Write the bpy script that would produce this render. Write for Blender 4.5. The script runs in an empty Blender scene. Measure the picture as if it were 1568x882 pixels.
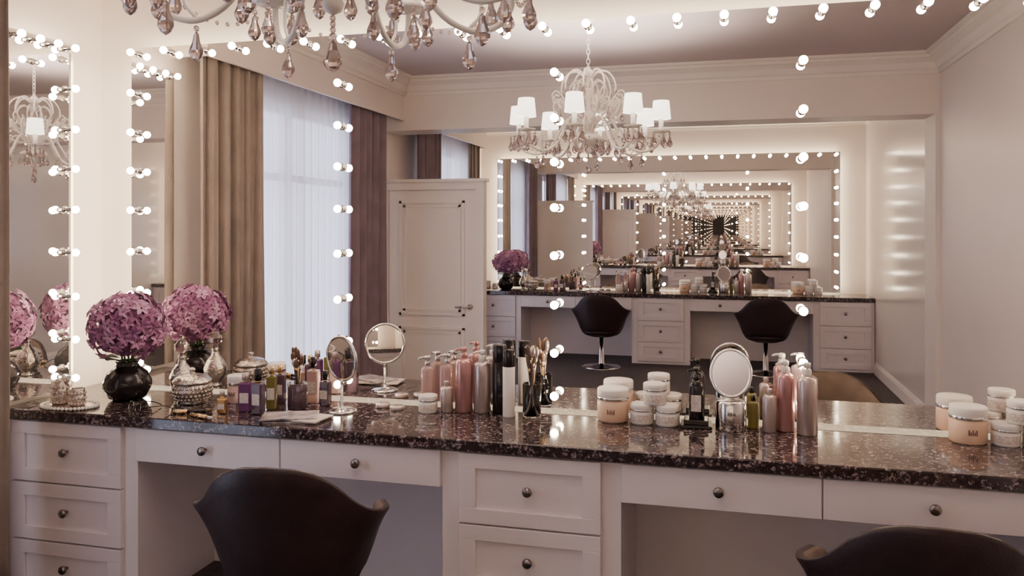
import bpy, math, random
from mathutils import Vector, Matrix
random.seed(7)
pi=math.pi
# ------------------------------------------------------------------ materials
def mat(name, col, rough=.5, metal=0, emis=None, es=0, spec=.5, trans=0, coat=0, bump=None, var=None, alpha=1, ior=1.45):
    m=bpy.data.materials.new(name); m.use_nodes=True
    nt=m.node_tree; b=nt.nodes['Principled BSDF']
    b.inputs['Base Color'].default_value=(*col,1); b.inputs['Roughness'].default_value=rough
    b.inputs['Metallic'].default_value=metal; b.inputs['Specular IOR Level'].default_value=spec
    b.inputs['Transmission Weight'].default_value=trans; b.inputs['Coat Weight'].default_value=coat
    b.inputs['IOR'].default_value=ior; b.inputs['Alpha'].default_value=alpha
    if emis: b.inputs['Emission Color'].default_value=(*emis,1); b.inputs['Emission Strength'].default_value=es
    if var or bump:
        tc=nt.nodes.new('ShaderNodeTexCoord'); nz=nt.nodes.new('ShaderNodeTexNoise')
        nt.links.new(tc.outputs['Object'],nz.inputs['Vector'])
        nz.inputs['Scale'].default_value=(var or bump)[0]; nz.inputs['Detail'].default_value=4
        if var:
            cr=nt.nodes.new('ShaderNodeValToRGB'); a=var[1]
            cr.color_ramp.elements[0].position=.3; cr.color_ramp.elements[1].position=.7
            cr.color_ramp.elements[0].color=(*[c*(1-a) for c in col],1)
            cr.color_ramp.elements[1].color=(*[min(1,c*(1+a)) for c in col],1)
            nt.links.new(nz.outputs['Fac'],cr.inputs['Fac']); nt.links.new(cr.outputs['Color'],b.inputs['Base Color'])
        if bump:
            bp=nt.nodes.new('ShaderNodeBump'); bp.inputs['Strength'].default_value=bump[1]; bp.inputs['Distance'].default_value=.01
            nz2=nt.nodes.new('ShaderNodeTexNoise'); nz2.inputs['Scale'].default_value=bump[0]
            nt.links.new(tc.outputs['Object'],nz2.inputs['Vector'])
            nt.links.new(nz2.outputs['Fac'],bp.inputs['Height']); nt.links.new(bp.outputs['Normal'],b.inputs['Normal'])
    return m
def emit(name,col,s):
    m=bpy.data.materials.new(name); m.use_nodes=True; nt=m.node_tree; nt.nodes.clear()
    e=nt.nodes.new('ShaderNodeEmission'); o=nt.nodes.new('ShaderNodeOutputMaterial')
    e.inputs['Color'].default_value=(*col,1); e.inputs['Strength'].default_value=s
    nt.links.new(e.outputs[0],o.inputs[0]); return m

M_wall=mat('wall_paint',(.80,.705,.645),.45,var=(1.5,.03))
M_wallfr=mat('wall_eggshell',(.78,.69,.65),.34,spec=.45,var=(1.5,.03))
M_wallgl=mat('wall_satin',(.78,.70,.65),.17,spec=.95,var=(1.5,.03))
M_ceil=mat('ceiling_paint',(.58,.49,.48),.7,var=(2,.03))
M_trim=mat('trim_paint',(.83,.75,.69),.4,var=(3,.02))
M_cab=mat('cabinet_lacquer',(.84,.76,.77),.38,var=(3,.02))
M_floor=mat('carpet_floor',(.085,.07,.072),.9,var=(40,.3),bump=(200,.5))
M_mirror=mat('mirror_glass',(.93,.905,.885),0,.98)
def portal_mirror():
    # ideal planar mirror: the ray leaves the surface in the reflected direction
    m=bpy.data.materials.new('silvered_mirror'); m.use_nodes=True; nt=m.node_tree; nt.nodes.clear()
    o=nt.nodes.new('ShaderNodeOutputMaterial'); p=nt.nodes.new('ShaderNodeBsdfRayPortal'); g=nt.nodes.new('ShaderNodeNewGeometry')
    r=nt.nodes.new('ShaderNodeVectorMath'); r.operation='REFLECT'
    s=nt.nodes.new('ShaderNodeVectorMath'); s.operation='SCALE'; s.inputs['Scale'].default_value=-1
    k=nt.nodes.new('ShaderNodeVectorMath'); k.operation='SCALE'; k.inputs['Scale'].default_value=.0004
    a=nt.nodes.new('ShaderNodeVectorMath'); a.operation='ADD'
    nt.links.new(g.outputs['Incoming'],r.inputs[0]); nt.links.new(g.outputs['True Normal'],r.inputs[1])
    nt.links.new(r.outputs['Vector'],s.inputs[0]); nt.links.new(s.outputs['Vector'],p.inputs['Direction'])
    nt.links.new(s.outputs['Vector'],k.inputs[0]); nt.links.new(g.outputs['Position'],a.inputs[0]); nt.links.new(k.outputs['Vector'],a.inputs[1])
    nt.links.new(a.outputs['Vector'],p.inputs['Position'])
    p.inputs['Color'].default_value=(.94,.915,.895,1)
    nt.links.new(p.outputs[0],o.inputs[0]); return m
M_mirror2=portal_mirror()
M_back=mat('mirror_backing',(.5,.5,.48),.5,var=(5,.05))
M_led=emit('led_strip',(1,.87,.58),22)
M_led2=emit('led_strip_low',(1,.87,.62),7)
M_bulb=emit('bulb_glow',(1,.82,.60),66)
M_chrome=mat('chrome',(.72,.70,.68),.12,1,var=(8,.03))
M_silver=mat('silver_antique',(.55,.50,.45),.25,1,var=(60,.25),bump=(90,.5))
M_knob=mat('knob_metal',(.28,.25,.24),.25,1,var=(30,.1))
M_gold=mat('gold_metal',(.75,.52,.25),.25,1,var=(30,.08))
M_leather=mat('leather_brown',(.026,.013,.015),.42,spec=.4,var=(12,.25),bump=(160,.12))
M_leather_in=mat('leather_inner',(.13,.09,.065),.42,var=(12,.25),bump=(160,.15))
M_curt=mat('curtain_fabric',(.30,.245,.22),.75,var=(6,.12),bump=(250,.3))
M_curt_shaded=mat('curtain_fabric_shaded',(.23,.17,.20),.75,var=(6,.12),bump=(250,.3))  # same curtain cloth, with its mauve look in shade put into the colour
M_rose=mat('rose_gold_plastic',(.58,.32,.31),.22,.6,var=(10,.05))
M_champ=mat('champagne_plastic',(.62,.52,.49),.24,.7,var=(10,.05))
M_white=mat('white_plastic',(.82,.78,.74),.35,var=(10,.03))
M_black=mat('black_gloss',(.014,.011,.012),.12,var=(10,.2))
M_peach=mat('peach_cream',(.80,.55,.39),.35,var=(12,.06))
M_label=mat('label_paper',(.66,.58,.53),.5,var=(120,.25))
M_green=mat('leaf_green',(.05,.09,.03),.5,var=(20,.3))
M_pur=[mat('petal_purple_%d'%i,c,.55,var=(60,.25)) for i,c in enumerate([(.30,.115,.245),(.41,.19,.34),(.16,.055,.14),(.54,.30,.47)])]
M_cry=mat('crystal',(.66,.54,.51),.03,0,trans=.88,ior=1.6,var=(40,.2))
M_glass=mat('clear_glass',(.95,.93,.92),.02,0,trans=1,var=(4,.01))
M_smoke=mat('smoked_glass',(.16,.10,.13),.05,0,trans=.5,var=(10,.1))
M_cream=mat('chandelier_enamel',(.84,.78,.71),.25,var=(10,.03))
M_shade=mat('shade_fabric',(.9,.86,.80),.6,emis=(1,.91,.80),es=3.6,var=(20,.03))
M_brushw=mat('brush_handle',(.10,.05,.05),.3,var=(10,.3))
M_hair=mat('brush_hair',(.13,.075,.05),.9,var=(200,.4))
M_violet=mat('violet_liquid',(.18,.06,.20),.12,trans=.3,var=(10,.1))
M_olive=mat('olive_liquid',(.25,.21,.06),.15,trans=.3,var=(10,.1))
M_pink=mat('pink_liquid',(.72,.50,.47),.12,trans=.5,var=(10,.05))
def granite():
    m=bpy.data.materials.new('granite_dark'); m.use_nodes=True; nt=m.node_tree; b=nt.nodes['Principled BSDF']
    tc=nt.nodes.new('ShaderNodeTexCoord')
    v=nt.nodes.new('ShaderNodeTexVoronoi'); v.inputs['Scale'].default_value=85
    v2=nt.nodes.new('ShaderNodeTexVoronoi'); v2.inputs['Scale'].default_value=170
    n=nt.nodes.new('ShaderNodeTexNoise'); n.inputs['Scale'].default_value=50; n.inputs['Detail'].default_value=6
    for q in (v,v2,n): nt.links.new(tc.outputs['Object'],q.inputs['Vector'])
    r=nt.nodes.new('ShaderNodeValToRGB'); e=r.color_ramp.elements
    e[0].position=.0; e[0].color=(.020,.012,.014,1); e[1].position=1; e[1].color=(.42,.35,.34,1)
    for p,c in ((.53,(.030,.018,.021,1)),(.60,(.065,.044,.046,1)),(.70,(.28,.225,.225,1))):
        k=e.new(p); k.color=c
    s=nt.nodes.new('ShaderNodeSeparateColor'); nt.links.new(v.outputs['Color'],s.inputs[0])
    s2=nt.nodes.new('ShaderNodeSeparateColor'); nt.links.new(v2.outputs['Color'],s2.inputs[0])
    a=nt.nodes.new('ShaderNodeMath'); a.operation='MULTIPLY'; a.inputs[1].default_value=.26
    nt.links.new(s.outputs[0],a.inputs[0])
    a2=nt.nodes.new('ShaderNodeMath'); a2.operation='MULTIPLY_ADD'; a2.inputs[1].default_value=.22
    nt.links.new(s2.outputs[1],a2.inputs[0]); nt.links.new(a.outputs[0],a2.inputs[2])
    a3=nt.nodes.new('ShaderNodeMath'); a3.operation='MULTIPLY_ADD'; a3.inputs[1].default_value=.54
    nt.links.new(n.outputs['Fac'],a3.inputs[0]); nt.links.new(a2.outputs[0],a3.inputs[2])
    nt.links.new(a3.outputs[0],r.inputs['Fac']); nt.links.new(r.outputs['Color'],b.inputs['Base Color'])
    b.inputs['Roughness'].default_value=.08; b.inputs['Specular IOR Level'].default_value=.85
    return m
M_gran=granite()
def sheer():
    m=bpy.data.materials.new('sheer_fabric'); m.use_nodes=True; nt=m.node_tree; nt.nodes.clear()
    o=nt.nodes.new('ShaderNodeOutputMaterial'); t=nt.nodes.new('ShaderNodeBsdfTranslucent'); d=nt.nodes.new('ShaderNodeBsdfDiffuse')
    p=nt.nodes.new('ShaderNodeBsdfTransparent'); m1=nt.nodes.new('ShaderNodeMixShader'); m2=nt.nodes.new('ShaderNodeMixShader')
    w=nt.nodes.new('ShaderNodeTexNoise'); w.inputs['Scale'].default_value=30
    cr=nt.nodes.new('ShaderNodeValToRGB'); cr.color_ramp.elements[0].color=(.76,.75,.80,1); cr.color_ramp.elements[1].color=(.90,.89,.93,1)
    nt.links.new(w.outputs['Fac'],cr.inputs['Fac']); nt.links.new(cr.outputs[0],t.inputs['Color']); nt.links.new(cr.outputs[0],d.inputs['Color'])
    m1.inputs[0].default_value=.35; nt.links.new(t.outputs[0],m1.inputs[1]); nt.links.new(d.outputs[0],m1.inputs[2])
    m2.inputs[0].default_value=.20; nt.links.new(m1.outputs[0],m2.inputs[1]); nt.links.new(p.outputs[0],m2.inputs[2])
    nt.links.new(m2.outputs[0],o.inputs[0]); return m
M_sheer=sheer()

# ------------------------------------------------------------------ geometry builder
def catmull(P,n=6):
    P=[Vector(p) for p in P]; Q=[P[0]*2-P[1]]+P+[P[-1]*2-P[-2]]; out=[]
    for i in range(1,len(Q)-2):
        a,b,c,d=Q[i-1:i+3]
        for k in range(n):
            t=k/n
            out.append(.5*((2*b)+(c-a)*t+(2*a-5*b+4*c-d)*t*t+(3*b-a-3*c+d)*t**3))
    out.append(P[-1]); return out
class G:
    def __init__(s): s.v=[];s.f=[];s.m=[];s.s=[];s.mats=[];s.M=Matrix()
    def mi(s,m):
        if m not in s.mats: s.mats.append(m)
        return s.mats.index(m)
    def add(s,vs,fs,m,smooth=False,M=None):
        o=len(s.v); T=s.M@M if M is not None else s.M
        s.v+= [tuple(T@Vector(p)) for p in vs]; k=s.mi(m)
        for f in fs: s.f.append([i+o for i in f]); s.m.append(k); s.s.append(smooth)
    def box(s,x0,x1,y0,y1,z0,z1,m,M=None,b=0):
        if b:
            X=[(x0,x1),(y0,y1),(z0,z1)]; vs=[];
            def P(i,j,k,ax):
                c=[X[0][i],X[1][j],X[2][k]]; sg=[1 if q==0 else -1 for q in (i,j,k)]
                return tuple(c[a]+(0 if a==ax else sg[a]*b) for a in range(3))
            idx={}
            for i in (0,1):
                for j in (0,1):
                    for k in (0,1):
                        for ax in range(3): idx[(i,j,k,ax)]=len(vs); vs.append(P(i,j,k,ax))
            F=[]
            for q in (0,1):
                F.append([idx[(q,0,0,0)],idx[(q,1,0,0)],idx[(q,1,1,0)],idx[(q,0,1,0)]])
                F.append([idx[(0,q,0,1)],idx[(1,q,0,1)],idx[(1,q,1,1)],idx[(0,q,1,1)]])
                F.append([idx[(0,0,q,2)],idx[(1,0,q,2)],idx[(1,1,q,2)],idx[(0,1,q,2)]])
            for p in (0,1):
                for q in (0,1):
                    F.append([idx[(p,q,0,0)],idx[(p,q,1,0)],idx[(p,q,1,1)],idx[(p,q,0,1)]])
                    F.append([idx[(p,0,q,0)],idx[(p,1,q,0)],idx[(p,1,q,2)],idx[(p,0,q,2)]])
                    F.append([idx[(0,p,q,1)],idx[(1,p,q,1)],idx[(1,p,q,2)],idx[(0,p,q,2)]])
            for i in (0,1):
                for j in (0,1):
                    for k in (0,1): F.append([idx[(i,j,k,0)],idx[(i,j,k,1)],idx[(i,j,k,2)]])
            s.add(vs,F,m,False,M); return
        vs=[(x,y,z) for x in (x0,x1) for y in (y0,y1) for z in (z0,z1)]
        s.add(vs,[[0,1,3,2],[4,6,7,5],[0,4,5,1],[2,3,7,6],[0,2,6,4],[1,5,7,3]],m,False,M)
    def lathe(s,prof,m,c=(0,0,0),n=24,smooth=True,M=None,sx=1,sy=1):
        vs=[];F=[]
        for r,z in prof:
            for i in range(n):
                a=2*pi*i/n; vs.append((c[0]+r*sx*math.cos(a),c[1]+r*sy*math.sin(a),c[2]+z))
        for j in range(len(prof)-1):
            for i in range(n):
                k=(i+1)%n; F.append([j*n+i,j*n+k,(j+1)*n+k,(j+1)*n+i])
        if prof[0][0]>1e-4: F.append(list(range(n))[::-1])
        if prof[-1][0]>1e-4: F.append([(len(prof)-1)*n+i for i in range(n)])
        s.add(vs,F,m,smooth,M)
    def sphere(s,r,m,c=(0,0,0),n=14,k=8,sz=1,M=None,sx=1,sy=1):
        s.lathe([(max(1e-5,r*math.sin(pi*j/k)),-r*sz*math.cos(pi*j/k)) for j in range(k+1)],m,c,n,True,M,sx,sy)
    def tube(s,P,r,m,n=8,closed=False,M=None):
        P=[Vector(p) for p in P]; L=len(P); vs=[];F=[]
        up=Vector((0,0,1)); N=None
        for i in range(L):
            if closed: t=(P[(i+1)%L]-P[i-1])
            else: t=P[min(i+1,L-1)]-P[max(i-1,0)]
            t.normalize()
            if N is None:
                N=t.cross(up); 
                if N.length<.05: N=t.cross(Vector((1,0,0)))
            N=(N-t*N.dot(t)).normalized(); B=t.cross(N)
            rr=r[i] if isinstance(r,(list,tuple)) else r
            for k in range(n):
                a=2*pi*k/n; vs.append(P[i]+(N*math.cos(a)+B*math.sin(a))*rr)
        for i in range(L if closed else L-1):
            j=(i+1)%L
            for k in range(n):
                q=(k+1)%n; F.append([i*n+k,i*n+q,j*n+q,j*n+k])
        if not closed: F.append(list(range(n))[::-1]); F.append([(L-1)*n+k for k in range(n)])
        s.add(vs,F,m,True,M)
    def prism(s,prof,p0,p1,nrm,m):
        p0=Vector(p0);p1=Vector(p1);nrm=Vector(nrm);vs=[]
        for p in (p0,p1):
            for d,z in prof: vs.append(p+nrm*d+Vector((0,0,z)))
        n=len(prof); F=[[i,(i+1)%n,n+(i+1)%n,n+i] for i in range(n)]+[list(range(n)),[n+i for i in range(n)][::-1]]
        s.add(vs,F,m)
    def build(s,name,loc=(0,0,0),rz=0):
        me=bpy.data.meshes.new(name); me.from_pydata(s.v,[],s.f)
        for m in s.mats: me.materials.append(m)
        for p,k,sm in zip(me.polygons,s.m,s.s): p.material_index=k; p.use_smooth=sm
        import bmesh
        bm=bmesh.new(); bm.from_mesh(me); bmesh.ops.recalc_face_normals(bm,faces=bm.faces); bm.to_mesh(me); bm.free()
        ob=bpy.data.objects.new(name,me); bpy.context.scene.collection.objects.link(ob)
        ob.location=loc; ob.rotation_euler=(0,0,rz); return ob
def dup(ob,loc,rz=None):
    o=ob.copy(); o.name=ob.name.split('.')[0]; bpy.context.scene.collection.objects.link(o); o.location=loc
    if rz is not None: o.rotation_euler=(0,0,rz)
    return o

# ------------------------------------------------------------------ dimensions
XL,XR=-2.86,1.55; YF,YB=.06,-6.38; H=2.79; CT=.777; L=6.32
BY0,BY1=-3.62,-3.30; BZ=2.345
# shell
g=G(); g.box(XL-.12,XR+.12,YB-.12,YF+.12,-.1,0,M_floor); g.build('floor')
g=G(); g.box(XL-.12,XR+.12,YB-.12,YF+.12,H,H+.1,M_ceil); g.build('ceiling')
g=G(); g.box(XL-.12,XR+.12,YF,YF+.12,0,H,M_wall); g.build('wall_front')
g=G(); g.box(XL-.12,XR+.12,YB-.12,YB,0,H,M_wall); g.build('wall_back')
g=G(); g.box(XR,XR+.12,YB,BY0,0,H,M_wallgl); g.box(XR,XR+.12,BY0,YF,0,H,M_wallfr); g.build('wall_right')
W1=(-2.75,-.95); W2=(-5.70,-4.25); WZ=(.06,2.35)
g=G()
x0,x1=XL-.12,XL
g.box(x0,x1,W1[1],YF,0,H,M_wall); g.box(x0,x1,W2[1],W1[0],0,H,M_wall); g.box(x0,x1,YB,W2[0],0,H,M_wall)
for W in (W1,W2): g.box(x0,x1,W[0],W[1],0,WZ[0],M_wall); g.box(x0,x1,W[0],W[1],WZ[1],H,M_wall)
g.build('wall_left')
for i,W in enumerate((W1,W2)):
    g=G(); a,b=W; xa,xb=XL-.09,XL-.04
    g.box(xa,xb,a,a+.06,WZ[0],WZ[1],M_trim); g.box(xa,xb,b-.06,b,WZ[0],WZ[1],M_trim)
    g.box(xa,xb,a+.06,b-.06,WZ[0],WZ[0]+.08,M_trim); g.box(xa,xb,a+.06,b-.06,WZ[1]-.06,WZ[1],M_trim)
    c=(a+b)/2; g.box(xa,xb,c-.045,c+.045,WZ[0]+.08,WZ[1]-.06,M_trim)
    g.box(xa,xb,a+.06,c-.045,1.83,1.88,M_trim); g.box(xa,xb,c+.045,b-.06,1.83,1.88,M_trim)
    g.build('window_%d'%(i+1))
# beam, crown, pelmets, baseboards
g=G(); g.box(XL,XR,BY0,BY1,BZ,H,M_wall); g.build('ceiling_beam')
g=G(); g.box(XR-.03,XR,BY0,BY1,0,BZ,M_wall); g.build('wall_pilaster')
CP=[(0,-.15),(.012,-.15),(.016,-.125),(.03,-.115),(.05,-.075),(.085,-.05),(.095,-.045),(.095,-.025),(.12,-.02),(.12,0),(0,0)]
g=G()
g.prism(CP,(XL+.26,BY1,H),(XR,BY1,H),(0,1,0),M_trim)
g.prism(CP,(XR,BY1,H),(XR,YF,H),(-1,0,0),M_trim)
g.prism(CP,(XR,YB,H),(XR,BY0,H),(-1,0,0),M_trim)
g.prism(CP,(XL,YF,H),(XR,YF,H),(0,-1,0),M_trim)
g.prism(CP,(XL,YB,H),(XR,YB,H),(0,1,0),M_trim)
g.prism(CP,(XL+.26,BY0,H),(XR,BY0,H),(0,-1,0),M_trim)
g.prism(CP,(-2.635,BY1,H),(-2.635,-.58,H),(1,0,0),M_trim)
g.prism(CP,(XL,-.58,H),(XL,YF,H),(1,0,0),M_trim)
g.build('trim_1')
g=G(); g.box(-2.655,-2.635,BY1,-.56,2.43,H,M_wall); g.box(XL,-2.655,-.58,-.56,2.43,H,M_wall); g.build('curtain_pelmet')
g=G(); g.box(-2.655,-2.635,-5.83,BY0,2.43,H,M_wall); g.box(XL,-2.655,-5.83,-5.81,2.43,H,M_wall); g.build('curtain_pelmet')
BP=[(0,0),(.02,0),(.02,.09),(.012,.11),(.006,.125),(0,.125)]
g=G(); g.prism(BP,(XR,YB+.6,0),(XR,BY0,0),(-1,0,0),M_trim); g.prism(BP,(XR,BY1,0),(XR,YF-.62,0),(-1,0,0),M_trim); g.build('baseboard_right')
# partition with door
PY0,PY1=-3.42,-3.32
g=G(); g.box(-2.86,-2.79,PY0,PY1,0,1.90,M_trim); g.box(-2.0,-1.93,PY0,PY1,0,1.90,M_trim); g.box(-2.79,-2.0,PY0,PY1,1.835,1.90,M_trim)
g.box(-2.86,-1.91,PY0-.01,PY1+.02,1.90,1.925,M_trim); g.build('wall_partition')
g=G(); y=PY1-.02
g.box(-2.787,-2.003,y-.04,y,.005,1.832,M_trim)
for (z0,z1) in ((.12,.66),(.76,1.74)):
    a,b=-2.69,-2.10
    for w,d in ((.0,.014),(.035,.008)):
        g.box(a+w,b-w,y,y+d,z0+w,z0+w+.02,M_trim); g.box(a+w,b-w,y,y+d,z1-w-.02,z1-w,M_trim)
        g.box(a+w,a+w+.02,y,y+d,z0+w,z1-w,M_trim); g.box(b-w-.02,b-w,y,y+d,z0+w,z1-w,M_trim)
g.lathe([(.025,0),(.025,.01),(.01,.012),(.01,.05)],M_chrome,n=16,M=Matrix.Translation((-2.05,y,.84))@Matrix.Rotation(-pi/2,4,'X'))
g.tube([(-2.05,y+.05,.84),(-2.10,y+.052,.84),(-2.17,y+.045,.838)],.009,M_chrome)
g.build('door_1')
# curtains
def curtain(name,x,y0,y1,z0,z1,m,n,amp,sheerc=False):
    g=G(); N=int(n*14); K=12; vs=[];F=[]
    ph=random.random()*6
    for k in range(K+1):
        t=k/K; z=z0+(z1-z0)*t
        for i in range(N+1):
            u=i/N; a=u*n*2*pi
            A=amp*(.75+.25*math.sin(u*9+ph))*(1-.25*t)
            yy=y0+(y1-y0)*u+ .25*amp*math.sin(2*a+ph+t)
            xx=x+A*math.sin(a+.5*math.sin(t*2.2+u*5+ph))+.15*amp*math.sin(3*a+t*2)
            vs.append((xx,yy,z))
    for k in range(K):
        for i in range(N): F.append([k*(N+1)+i,k*(N+1)+i+1,(k+1)*(N+1)+i+1,(k+1)*(N+1)+i])
    g.add(vs,F,m,True); o=g.build(name)
    if not sheerc:
        s=o.modifiers.new('s','SOLIDIFY'); s.thickness=.004
    return o
curtain('window_curtain',-2.712,-1.20,-.62,.015,2.72,M_curt,5,.042)
curtain('window_curtain',-2.712,-3.05,-2.42,.015,2.72,M_curt_shaded,5,.042)
curtain('sheer_curtain',-2.80,-2.9,-.85,.015,2.72,M_sheer,20,.014,sheerc=True)
curtain('window_curtain',-2.712,-4.42,-3.85,.015,2.72,M_curt_shaded,6,.036)
curtain('window_curtain',-2.712,-5.78,-5.42,.015,2.72,M_curt,4,.036)
curtain('sheer_curtain',-2.80,-5.76,-4.1,.015,2.72,M_sheer,18,.014,sheerc=True)

# ------------------------------------------------------------------ mirrors
def bulb(g,p,d):
    d=Vector(d); q=d.to_track_quat('Z','Y').to_matrix().to_4x4()
    M=Matrix.Translation(p)@q
    g.lathe([(.016,0.0008),(.016,.006),(.0105,.008),(.0105,.036),(.009,.042)],M_chrome,n=12,M=M)
    g.sphere(.0168,M_bulb,(0,0,.054),10,7,M=M)
ZB=[2.13,1.95,1.775,1.595,1.405,1.21,1.02,.85]
def big_mirror(flip):
    g=G()
    F=(lambda x,y,z:(x,y,z)) if not flip else (lambda x,y,z:(x,-L-y,z))
    def bx(a,b,c,d,e,f,m):
        p=F(a,c,e);q=F(b,d,f); g.box(min(p[0],q[0]),max(p[0],q[0]),min(p[1],q[1]),max(p[1],q[1]),e,f,m)
    X0,X1,Z0,Z1=-2.645,1.275,.790,2.345
    vs=[F(X0,0,Z0),F(X1,0,Z0),F(X1,0,Z1),F(X0,0,Z1)]
    g.add(vs,[[0,1,2,3]],M_mirror if flip else M_mirror2)
    bx(X0,X1,.0006,.014,Z0,Z1,M_back)
    i=.032
    bx(X0+i,X0+i+.012,.016,.05,Z0+i,Z1-i,M_led); bx(X1-i-.012,X1-i,.016,.05,Z0+i,Z1-i,M_led)
    bx(X0+i,X1-i,.016,.05,Z1-i-.012,Z1-i,M_led); bx(X0+i,X1-i,.016,.05,Z0+.010,Z0+.02,M_led2)
    bx(X0+.06,X1-.06,.014,.058,Z0+.06,Z1-.06,M_back)
    g.build('wall_mirror')
    g=G(); d=(0,-1,0) if not flip else (0,1,0)
    for k in range(23): bulb(g,F(-2.605+k*3.84/22,0,2.315),d)
    for x in (-2.605,-1.573,-.636,.2935,1.235):
        for z in ZB: bulb(g,F(x,0,z),d)
    g.build('mirror_bulbs')
big_mirror(False); big_mirror(True)
g=G(); X=-2.82
g.add([(X,-.16,.80),(X,-.53,.80),(X,-.53,2.335),(X,-.16,2.335)],[[0,1,2,3]],M_mirror)
g.box(X-.014,X-.0006,-.53,-.16,.80,2.335,M_back)
g.box(X-.038,X-.016,-.215,-.20,.83,2.30,M_led); g.box(X-.038,X-.016,-.49,-.475,.83,2.30,M_led2)
g.box(X-.038,X-.016,-.49,-.20,2.285,2.30,M_led)
g.box(X-.039,X-.014,-.465,-.225,.86,2.27,M_back)
g.build('side_wall_mirror')
g=G()
for z in ZB: bulb(g,(X,-.205,z),(1,0,0))
for y in (-.205,-.30,-.395,-.49): bulb(g,(X,y,2.31),(1,0,0))
g.build('mirror_bulbs')

# ------------------------------------------------------------------ vanity cabinets
def knob(g,x,y,z):
    g.lathe([(.006,0),(.006,.014),(.015,.018),(.0175,.024),(.016,.031),(.008,.034),(.00001,.0345)],M_knob,n=18,M=Matrix.Translation((x,y,z))@Matrix.Rotation(pi/2,4,'X'))
def vanity(loc,rz,flipx=False):
    g=G(); yf=-.463; yb=.055; fx=(lambda a:a) if not flipx else (lambda a:-a)
    def bx(a,b,c,d,e,f,m=M_cab,bv=0):
        a,b=sorted((fx(a),fx(b))); g.box(a,b,c,d,e,f,m,b=bv)
    bx(-2.855,1.545,-.50,.058,.733,CT,M_gran,.004)
    for a,b,pl,pr in ((-2.855,-2.23,0,.06),(-.958,-.324,.062,.062),(.945,1.545,.062,0)):
        bx(a,b,yf,yb,.0,.732)
        da,db=a+pl+.004+(.03 if pl==0 else 0),b-pr-.004-(.03 if pr==0 else 0)
        for z0,z1 in ((.483,.727),(.247,.476),(.03,.240)):
            bx(da,db,yf-.010,yf,z0,z1)
            w=.052 ; y0=yf-.022; y1=yf-.010
            bx(da,db,y0,y1,z1-w,z1,bv=.0015); bx(da,db,y0,y1,z0,z0+w,bv=.0015)
            bx(da,da+w+.01,y0,y1,z0+w,z1-w,bv=.0015); bx(db-w-.01,db,y0,y1,z0+w,z1-w,bv=.0015)
            knob(g,fx((da+db)/2),yf-.010,(z0+z1)/2+.005)
    for a,b in ((-2.23,-.958),(-.324,.945)):
        bx(a,b,yf,yf+.42,.60,.732); c=(a+b)/2
        bx(a,b,yb-.02,yb,0,.60)
        for p,q in ((a+.003,c-.0025),(c+.0025,b-.003)):
            bx(p,q,yf-.018,yf,.598,.727,bv=.002); knob(g,fx((p+q)/2),yf-.018,.665)
    return g.build('vanity_counter',loc,rz)
vanity((0,0,0),0); vanity((0,-L,0),pi,True)

# ------------------------------------------------------------------ chairs
def chair(loc,rz,name='swivel_tub_chair'):
    g=G(); N=64; z0=.38
    def top(t):
        t=abs(t)
        P=[(0,.805),(18,.798),(32,.775),(44,.735),(54,.685),(64,.645),(74,.63),(90,.62),(105,.61),(124,.57)]
        for (a,x),(b,y) in zip(P,P[1:]):
            if t<=b: u=(t-a)/(b-a); return x+(y-x)*u
        return P[-1][1]
    cols=[]
    for i in range(N+1):
        th=-118+236*i/N; a=math.radians(th); zt=(top(th-3)+top(th)+top(th+3))/3
        prof=[]
        fl=.042*math.exp(-((abs(th)-76)/16)**2)
        for v in (0,.15,.35,.6,.85,.97,1):
            r=.207+.084*(v**.7)+fl*max(0,(v-.3)/.7)**2; prof.append((r-(.006 if v==1 else 0),z0+(zt-z0)*v))
        for v in (1,.95,.8,.5,.2,0):
            r=.207+.084*(v**.7)+fl*max(0,(v-.3)/.7)**2-.034; prof.append((r+(.008 if v==1 else 0),z0+(zt-z0)*v))
        cols.append([(r*math.sin(a)*1.0,-r*math.cos(a)*.97,z) for r,z in prof])
    K=len(cols[0]); vs=[p for c in cols for p in c]; F=[]; Fi=[]
    for i in range(N):
        for k in range(K):
            q=(k+1)%K; f=[i*K+k,(i+1)*K+k,(i+1)*K+q,i*K+q]
            (Fi if 7<=k<12 else F).append(f)
    F+= [list(range(K)),[N*K+k for k in range(K)][::-1]]
    g.add(vs,F+Fi,M_leather,True)
    k0=g.mi(M_leather_in); 
    base=len(g.f)-len(F)-len(Fi)
    for j in range(len(Fi)): g.m[base+len(F)+j]=k0
    g.lathe([(.04,.325),(.12,.335),(.18,.355),(.210,.38),(.210,.41),(.19,.415)],M_leather,n=36)
    g.lathe([(.16,.40),(.218,.405),(.231,.425),(.228,.455),(.20,.475),(.1,.482),(.0001,.483)],M_leather_in,c=(0,.025,0),n=36)
    g.lathe([(.215,0),(.215,.008),(.19,.016),(.05,.032),(.032,.05),(.03,.19),(.022,.195),(.022,.33)],M_chrome,n=32)
    return g.build(name,loc,rz)
c0=chair((-1.35,-.785,0),.16)
dup(c0,(.52,-.81,0),-.05)
dup(c0,(-1.25,-L+.80,0),pi); dup(c0,(.45,-L+.80,0),pi)

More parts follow.
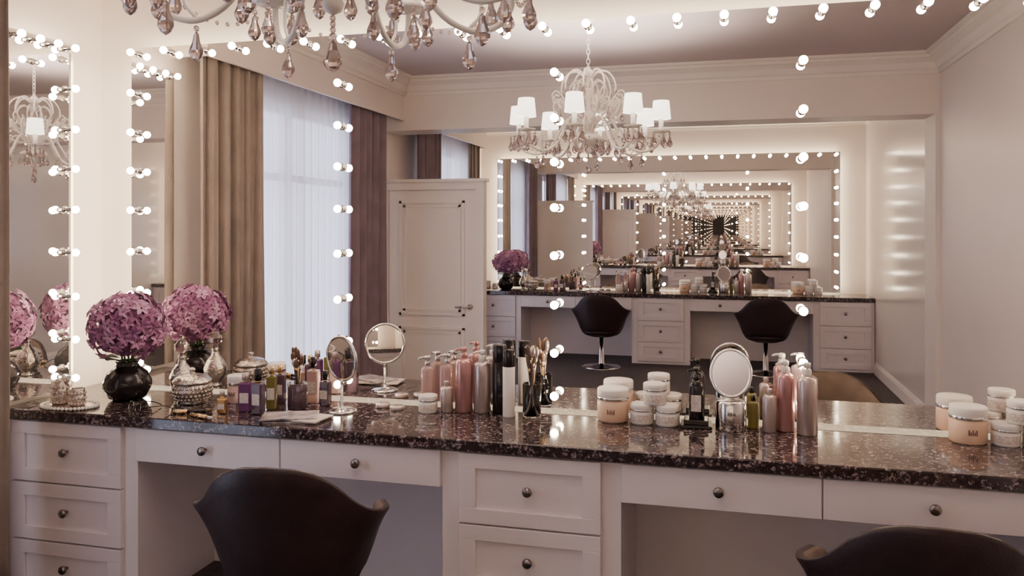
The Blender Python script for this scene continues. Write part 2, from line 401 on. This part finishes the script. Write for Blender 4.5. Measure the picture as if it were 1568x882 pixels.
# ------------------------------------------------------------------ chandelier
def drop(g,x,y,z,s=1,n=7):
    g.sphere(.007*s,M_cry,(x,y,z-.008*s),7,4)
    g.lathe([(.0003,0),(.006,-.006),(.009,-.022),(.0165,-.040),(.017,-.048),(.010,-.060),(.0003,-.066)][::-1],M_cry,c=(x,y,z-.014*s),n=n,smooth=False,sx=s,sy=s*.7)
A0=1
RA=.435
def chandelier(loc):
    g=G(); e=M_cream
    g.lathe([(.0001,-.045),(.02,-.045),(.03,-.03),(.055,-.012),(.06,0)],e,c=(0,0,H),n=24)
    z=H-.045; k=0
    while z>2.50:
        pts=[(.010*math.cos(t*pi/5) if k%2 else 0, 0 if k%2 else .010*math.cos(t*pi/5), z-.017+.019*math.sin(t*pi/5)) for t in range(10)]
        g.tube(pts,.0028,e,6,closed=True); z-=.030; k+=1
    g.lathe([(.0001,2.495),(.008,2.49),(.012,2.475),(.03,2.46),(.034,2.445),(.012,2.42),(.011,2.38),(.024,2.35),(.028,2.32),(.014,2.28),(.012,2.23),
             (.026,2.21),(.045,2.18),(.048,2.14),(.022,2.11),(.024,2.085),(.07,2.07),(.09,2.055),(.085,2.04),(.035,2.01),(.018,1.99),(.024,1.98),(.018,1.965),(.0001,1.955)][::-1],e,n=28)
    for i in range(8):
        a=math.radians(A0+45*i); c,s=math.cos(a),math.sin(a)
        R=lambda P,o=0:[(r*math.cos(a+o),r*math.sin(a+o),z) for r,z in P]
        g.tube(catmull(R([(.03,2.10),(.07,2.165),(.13,2.17),(.18,2.09),(.24,2.0),(.32,1.965),(.395,1.985),(.43,2.03),(RA,2.075)]),5),.0075,e,8)
        g.tube(catmull(R([(.32,1.97),(.35,2.01),(.34,2.07),(.305,2.08),(.295,2.05),(.315,2.035)]),4),.0045,e,6)
        g.tube(catmull(R([(.02,2.42),(.07,2.46),(.13,2.44),(.165,2.37),(.15,2.29),(.105,2.27),(.085,2.30),(.105,2.325)]),4),.0055,e,7)
        g.tube(catmull(R([(.02,2.36),(.06,2.40),(.10,2.38),(.115,2.33),(.09,2.30)],.39),4),.0045,e,6)
        g.tube(catmull(R([(.04,2.14),(.10,2.13),(.17,2.17),(.215,2.235),(.19,2.285),(.15,2.26),(.165,2.23)],.39),4),.005,e,6)
        g.tube(catmull(R([(.05,2.16),(.12,2.22),(.17,2.30),(.21,2.33),(.235,2.30),(.215,2.275)],.2),4),.0045,e,6)
        g.tube(catmull(R([(.03,2.23),(.09,2.21),(.15,2.23),(.19,2.28),(.215,2.25),(.2,2.22)]),4),.0045,e,6)
        x,y=RA*c,RA*s
        g.lathe([(.008,2.07),(.02,2.074),(.050,2.080),(.053,2.087),(.018,2.083),(.014,2.09),(.014,2.16),(.0001,2.161)],e,c=(x,y,0),n=20)
        g.lathe([(.057,2.155),(.047,2.262),(.045,2.262),(.055,2.155),(.057,2.155)],M_shade,c=(x,y,0),n=28)
        g.sphere(.015,M_bulb,(x,y,2.185),10,6,sz=1.4)
        for j in range(5):
            b=a+2*pi*j/5; px,py=x+.050*math.cos(b),y+.050*math.sin(b)
            g.sphere(.006,M_cry,(px,py,2.072),6,4); drop(g,px,py,2.066,1.05)
        for r,zz in ((.32,1.955),(.21,2.03)): drop(g,r*c,r*s,zz,1.0)
        drop(g,.086*c,.086*s,2.045,.95); drop(g,.165*c,.165*s,2.365,.8); drop(g,.205*c,.205*s,2.22,.8)
        a2=a+pi/4
        for t in range(1,12):
            u=t/12; px=(1-u)*x+u*RA*math.cos(a2); py=(1-u)*y+u*RA*math.sin(a2)
            g.sphere(.0055,M_cry,(px,py,2.075-.30*u*(1-u)),6,4)
    for k in range(3): g.sphere(.007,M_cry,(0,0,1.95-.012*k),7,5)
    drop(g,0,0,1.922,1.25,9)
    ob=g.build('crystal_chandelier',loc)
    for i in range(8):
        a=math.radians(A0+45*i)
        l=bpy.data.lights.new('candle_lamp','POINT'); l.energy=18; l.color=(1,.87,.76); l.shadow_soft_size=.015
        o=bpy.data.objects.new('candle_lamp_%d'%(i+1),l); bpy.context.scene.collection.objects.link(o); o.parent=ob
        o.location=(RA*math.cos(a),RA*math.sin(a),2.23)
    return ob
chandelier((-.775,-1.66,0))

# ------------------------------------------------------------------ counter items
ITEMS=[]
def place(ob): ITEMS.append(ob); return ob
Z=CT
def pump_bottle(name,x,y,r,h,m,cap=M_white,pump=True):
    g=G()
    g.lathe([(r*.92,0),(r,.004),(r,h*.90),(r*.95,h*.95),(r*.6,h*.985),(r*.40,h)],m,n=28)
    g.lathe([(r*.42,h-.004),(r*.42,h+.018),(r*.36,h+.021)],cap,n=20)
    if pump:
        g.lathe([(.004,h+.02),(.004,h+.03)],cap,n=8)
        g.lathe([(.012,h+.026),(.013,h+.04),(.010,h+.044)],cap,n=14)
        g.tube([(0,0,h+.036),(-.02,-.012,h+.036),(-.034,-.020,h+.030)],[.006,.005,.004],cap,8)
    return place(g.build(name,(x,y,Z)))
def jar(name,x,y,z,r,h,m,lid=M_white):
    g=G()
    g.lathe([(r*.9,0),(r,.006),(r,h*.60),(r*.93,h*.66)],m,n=32)
    if m is M_white: g.lathe([(r*1.004,h*.16),(r*1.008,h*.17),(r*1.008,h*.5),(r*1.004,h*.51)],M_label,n=32)
    else:
        for k in range(5): g.box(-.014+k*.006,-.011+k*.006,-r-.0012,-r+.002,h*.27,h*(.36 if k%2 else .42),M_brushw)
    g.lathe([(r*.95,h*.655),(r*1.0,h*.67),(r*1.0,h*.95),(r*.95,h),(r*.5,h)],lid,n=32)
    g.lathe([(r*1.006,h*.67),(r*1.012,h*.68),(r*1.012,h*.74),(r*1.006,h*.75)],M_chrome,n=32)
    return place(g.build(name,(x,y,z)))
def flowers(x,y):
    g=G()
    g.lathe([(.055,0),(.075,.012),(.097,.055),(.098,.08),(.080,.118),(.050,.142),(.042,.155),(.050,.168),(.044,.168),(.034,.15)],M_black,n=40)
    cz=.315; R=(.152,.152,.137)
    g.sphere(.110,M_pur[2],(0,0,cz),20,12)
    for k in range(9):
        a=k*.7; g.tube([(.015*math.cos(a),.015*math.sin(a),.14),(.03*math.cos(a),.03*math.sin(a),.22)],.004,M_green,5)
    for k in range(10):
        a=k*2*pi/10+.2; M=Matrix.Rotation(a,4,'Z')
        g.add([(.04,-.012,.175),(.09,-.03,.19),(.115,0,.185),(.09,.03,.19),(.04,.012,.175),(.08,0,.18)],[[0,1,5],[1,2,5],[2,3,5],[3,4,5]],M_green,False,M)
    N=125; ga=pi*(3-5**.5)
    for i in range(N):
        zz=1-1.86*(i+.5)/N; rr=math.sqrt(max(0,1-zz*zz)); a=i*ga
        n=Vector((rr*math.cos(a),rr*math.sin(a),zz)); k=1+random.uniform(-.12,.07)
        p=Vector((n.x*R[0],n.y*R[1],n.z*R[2]))*k+Vector((0,0,cz))
        n2=(n+Vector((random.uniform(-.3,.3),random.uniform(-.3,.3),random.uniform(-.3,.3)))).normalized()
        M=Matrix.Translation(p)@n2.to_track_quat('Z','Y').to_matrix().to_4x4()@Matrix.Rotation(random.random()*6,4,'Z')
        m=random.choice([M_pur[0],M_pur[0],M_pur[0],M_pur[1],M_pur[1],M_pur[3]]); s=random.uniform(.027,.034)
        for j in range(6):
            MM=M@Matrix.Rotation(j*2*pi/6,4,'Z')
            g.add([(0,0,-s*.1),(s*.5,-s*.30,s*.22),(s*.9,-s*.24,s*.20),(s*1.15,0,s*.08),(s*.9,s*.24,s*.20),(s*.5,s*.30,s*.22),(s*.6,0,s*.08)],
                  [[0,1,6],[1,2,6],[2,3,6],[3,4,6],[4,5,6],[5,0,6]],m,False,MM)
        g.sphere(s*.13,M_pur[2],(0,0,s*.02),6,4,M=M)
    return place(g.build('flower_vase',(x,y,Z)))
flowers(-2.47,-.235)
TX,TY=-2.60,-.415
g=G(); g.lathe([(.085,.003),(.10,.003),(.103,.007),(.085,.009),(.0001,.009)],M_champ,n=40,sx=1.15,sy=.72)
for k in range(44):
    a=2*pi*k/44; g.sphere(.007,M_white,(.122*math.cos(a),.078*math.sin(a),.0075),8,6)
g.build('pearl_tray',(TX,TY,Z))
def tumbler(x,y,r,h):
    g=G(); g.lathe([(r*.9,0),(r,.01),(r,h),(r*.93,h),(r*.90,.012),(.0001,.012)],M_silver,n=24)
    for k in range(16):
        a=2*pi*k/16
        for j in range(int(h/.02)):
            g.sphere(.006,M_champ,(r*math.cos(a+j*.2),r*math.sin(a+j*.2),.012+j*.02),6,4)
    g.lathe([(r*.88,.013),(r*.88,h*.7),(.0001,h*.72)],M_white,n=20)
    return place(g.build('candle_holder',(x,y,Z+.0095)))
tumbler(-2.648,-.41,.036,.098); tumbler(-2.553,-.423,.030,.070)
g=G(); g.lathe([(.028,0),(.030,.006),(.022,.014),(.03,.025),(.050,.055),(.052,.085),(.038,.12),(.018,.145),(.013,.165),(.018,.172),(.012,.18)],M_silver,n=32)
g.lathe([(.008,.178),(.012,.19),(.030,.205),(.033,.225),(.018,.245),(.006,.255),(.009,.262),(.0001,.27)],M_cry,n=10,smooth=False)
place(g.build('perfume_bottle',(-2.285,-.12,Z)))
g=G(); g.lathe([(.055,0),(.062,.004),(.056,.012),(.072,.03),(.079,.055),(.074,.08),(.066,.085)],M_silver,n=40)
for j in range(4):
    for k in range(28):
        a=2*pi*(k+.5*(j%2))/28; r=[.068,.077,.0795,.076][j]; g.sphere(.0065,M_silver,(r*math.cos(a),r*math.sin(a),.022+j*.016),6,4)
g.lathe([(.077,.085),(.080,.09),(.077,.097),(.06,.112),(.035,.12),(.012,.124),(.009,.13),(.014,.138),(.010,.146),(.0001,.149)],M_silver,n=40)
place(g.build('trinket_box',(-2.16,-.22,Z)))
g=G()
for s in (-1,1):
    g.tube([(s*.032+.024*math.cos(t*pi/10),-.0+.004*math.sin(t*pi/10),.024+.021*math.sin(t*pi/10)) for t in range(20)],.0022,M_black,6,closed=True)
    g.tube(catmull([(s*.056,0,.03),(s*.062,.02,.031),(s*.060,.09,.026),(s*.055,.13,.006)],4),.0022,M_black,6)
g.tube([(-.009,0,.028),(0,-.002,.032),(.009,0,.028)],.002,M_black,6)
g.build('eyeglasses',(-2.25,-.455,Z),-.5)
jar('cosmetic_jar',-1.985,-.16,Z,.040,.115,M_pink,M_white)
def sq_bottle(name,x,y,w,d,h,m,cap,ch,rz=0):
    g=G(); g.box(-w/2,w/2,-d/2,d/2,0,h,m,b=.005)
    g.lathe([(.008,h),(.008,h+.008)],M_gold,n=12); g.lathe([(w*.27,h+.008),(w*.27,h+.008+ch),(w*.2,h+.010+ch)],cap,n=18)
    g.box(-w*.36,w*.36,-d/2-.001,-d/2,h*.3,h*.65,M_label)
    return place(g.build(name,(x,y,Z),rz))
sq_bottle('perfume_flacon',-1.855,-.30,.05,.034,.115,M_violet,M_champ,.03,.2)
sq_bottle('perfume_flacon',-1.775,-.335,.048,.034,.125,M_smoke,M_black,.045,-.1)
sq_bottle('perfume_flacon',-1.87,-.19,.052,.036,.10,M_pink,M_black,.04,.1)
sq_bottle('perfume_flacon',-1.770,-.245,.04,.03,.135,M_olive,M_gold,.03,.3)
sq_bottle('perfume_flacon',-1.66,-.10,.05,.034,.14,M_pink,M_black,.045,0)
sq_bottle('perfume_flacon',-1.59,-.13,.045,.034,.10,M_smoke,M_black,.035,0)
sq_bottle('perfume_flacon',-1.92,-.36,.036,.03,.06,M_gold,M_champ,.02,.2)
sq_bottle('perfume_flacon',-1.80,-.13,.045,.03,.12,M_smoke,M_gold,.03,.1)
def brush_cup(x,y,r,h,m,lens,n,seedk):
    rnd=random.Random(seedk); g=G()
    g.lathe([(r*.92,0),(r,.004),(r,h),(r*.92,h),(r*.88,.006),(.0001,.006)],m,n=28)
    for k in range(n):
        a=2*pi*k/n+rnd.random()*.4; q=r*.62*rnd.uniform(.5,1); l=lens*rnd.uniform(.8,1.05)
        b=Vector((-q*.4*math.cos(a),-q*.4*math.sin(a),.012))
        e=Vector((q*math.cos(a)*(l/h)*.52,q*math.sin(a)*(l/h)*.52,l)); mid=b.lerp(e,.72); fer=b.lerp(e,.82)
        hm=rnd.choice([M_brushw,M_black,M_gold]) 
        g.tube([b,b.lerp(e,.35),mid],[.003,.0042,.0038],hm,7); g.tube([mid,fer],[.004,.0062],M_chrome if rnd.random()<.5 else M_gold,8)
        hw=rnd.uniform(.006,.011)
        g.tube([fer,fer.lerp(e,.4),fer.lerp(e,.8),e],[.006,hw,hw*.9,.003],M_hair if rnd.random()<.8 else M_champ,9)
    return place(g.build('makeup_brush_cup',(x,y,Z)))
brush_cup(-1.675,-.205,.040,.105,M_smoke,.24,11,3)
brush_cup(-.715,-.105,.036,.13,M_glass,.27,13,5)
g=G(); g.tube([(-.07,-.01,.009),(-.02,0,.009)],.009,M_gold,12); g.tube([(-.02,0,.009),(.05,.014,.009)],.0075,M_black,12); g.tube([(.05,.014,.009),(.07,.018,.010)],[.009,.004],M_hair,10)
g.build('makeup_brush',(-2.03,-.40,Z),.2)
g=G(); g.tube([(-.06,0,.008),(.03,0,.008)],.008,M_gold,12); g.tube([(.03,0,.008),(.065,0,.008)],.0065,M_champ,12)
g.build('lipstick_tube',(-1.95,-.455,Z),-.3)
M_mag=mat('magazine_print',(.36,.31,.32),.3,var=(26,.8))
g=G(); 
for k,(a,ox,oy) in enumerate(((.15,0,0),(-.2,.02,.01),(.3,-.02,.0))):
    M=Matrix.Translation((ox,oy,k*.0062))@Matrix.Rotation(a,4,'Z'); g.box(-.105,.105,-.065,.065,.0002,.006,M_label if k==1 else M_mag,M=M,b=.001)
place(g.build('magazine_stack',(-1.585,-.385,Z),.1))
for x,y in ((-1.345,-.10),(-1.27,-.13)):
    g=G(); g.lathe([(.028,0),(.03,.004),(.03,.014),(.026,.018),(.0001,.019)],M_champ,n=28); place(g.build('powder_compact',(x,y,Z)))
def table_mirror(x,y,rx,rz_,zc,yaw,tilt,base):
    g=G()
    if base=='disc': 
        g.lathe([(.060,0),(.060,.006),(.046,.011),(.008,.016),(.006,.03),(.006,zc-rz_-.012)],M_chrome,n=28)
    else:
        g.lathe([(.052,0),(.055,.004),(.055,.10),(.05,.108),(.014,.112),(.010,.118),(.010,zc-rz_)],M_chrome,n=32)
    M=Matrix.Translation((0,0,zc))@Matrix.Rotation(yaw,4,'Z')@Matrix.Rotation(tilt,4,'X')
    n=36; F=lambda s,d:[(rx*s*math.cos(2*pi*i/n),d,rz_*s*math.sin(2*pi*i/n)) for i in range(n)]
    g.add(F(.95,-.0045),[list(range(n))],M_mirror,False,M); g.add(F(.95,.0045),[list(range(n))],M_mirror,False,M)
    g.tube(F(.97,0),.0068,M_chrome,10,closed=True,M=M)
    g.tube([(0,0,zc-rz_-.014),(0,0,zc-rz_+.004)],.007,M_chrome,8)
    return place(g.build('tabletop_mirror',(x,y,Z)))
table_mirror(-1.473,-.215,.088,.090,.213,math.atan2(.4,.92)*-1,.06,'disc')
table_mirror(.036,-.115,.072,.090,.205,-.05,-.42,'cyl')
jar('cosmetic_jar',-1.135,-.135,Z,.038,.07,M_white)
pump_bottle('spray_bottle',-1.165,-.06,.026,.17,M_pink,M_chrome,True)
pump_bottle('spray_bottle',-1.085,-.045,.024,.18,M_pink,M_chrome,True)
pump_bottle('lotion_bottle',-1.062,-.115,.025,.105,M_champ,M_champ,False)
pump_bottle('lotion_bottle',-1.0,-.085,.036,.215,M_rose,M_rose,True)
pump_bottle('lotion_bottle',-.925,-.08,.035,.205,M_champ,M_white,True)
def tall(x,y,r,h,m,m2):
    g=G(); g.lathe([(r*.95,0),(r,.003),(r,h*.74),(r*.96,h*.745)],m,n=26); g.lathe([(r*.97,h*.745),(r*1.0,h*.75),(r,h*.99),(r*.93,h),(.0001,h)],m2,n=26); return place(g.build('hairspray_can',(x,y,Z)))
tall(-.855,-.075,.028,.272,M_black,M_black); tall(-.803,-.125,.024,.262,M_white,M_black)
jar('cream_jar',-.40,-.085,Z,.060,.125,M_peach,M_white)
jar('cream_jar',-.288,-.10,Z,.045,.075,M_white); jar('cream_jar',-.193,-.105,Z,.045,.075,M_white)
jar('cream_jar',-.24,-.10,Z+.0755,.044,.078,M_white)
g=G(); g.box(-.058,.058,-.05,.05,0,.012,M_black,b=.003); g.box(-.045,.045,-.04,.04,.012,.03,M_black,b=.003)
g.lathe([(.025,.03),(.027,.034),(.027,.15),(.022,.165),(.010,.175)],M_black,n=26); g.lathe([(.012,.17),(.012,.19),(.004,.192),(.004,.205),(.011,.205),(.011,.218)],M_black,n=16)
g.tube([(0,0,.212),(-.03,-.014,.207)],.005,M_black,8); g.box(-.018,.018,-.0285,-.027,.06,.12,M_label)
place(g.build('serum_bottle',(-.088,-.10,Z)))
pump_bottle('nail_polish_bottle',.117,-.075,.020,.10,M_olive,M_black,False)
pump_bottle('lotion_bottle',.172,-.115,.026,.135,M_champ,M_champ,False)
pump_bottle('lotion_bottle',.228,-.085,.032,.212,M_rose,M_white,True)
pump_bottle('lotion_bottle',.300,-.12,.036,.212,M_champ,M_white,True)
jar('cream_jar',.828,-.085,Z,.060,.125,M_peach,M_white)
jar('cream_jar',.94,-.10,Z,.045,.075,M_white); jar('cream_jar',1.035,-.105,Z,.045,.075,M_white)
jar('cream_jar',.987,-.10,Z+.0755,.044,.078,M_white)
for ob in list(ITEMS):
    dup(ob,(ob.location.x,-L-ob.location.y,ob.location.z),pi-ob.rotation_euler[2] if ob.name.startswith(('magazine','perfume_fl')) else ob.rotation_euler[2]+pi)

# ------------------------------------------------------------------ light
w=bpy.data.worlds.new('daylight'); bpy.context.scene.world=w; w.use_nodes=True
bg=w.node_tree.nodes['Background']; bg.inputs[0].default_value=(.72,.78,1,1); bg.inputs[1].default_value=3.8
# ------------------------------------------------------------------ camera
cd=bpy.data.cameras.new('camera'); cam=bpy.data.objects.new('camera',cd); bpy.context.scene.collection.objects.link(cam)
cam.location=(0,-3.18,1.52); cam.rotation_euler=(pi/2,0,math.radians(14.5)); cd.lens=28.36; cd.sensor_width=36; cd.shift_y=-.06; cd.clip_start=.02
bpy.context.scene.camera=cam
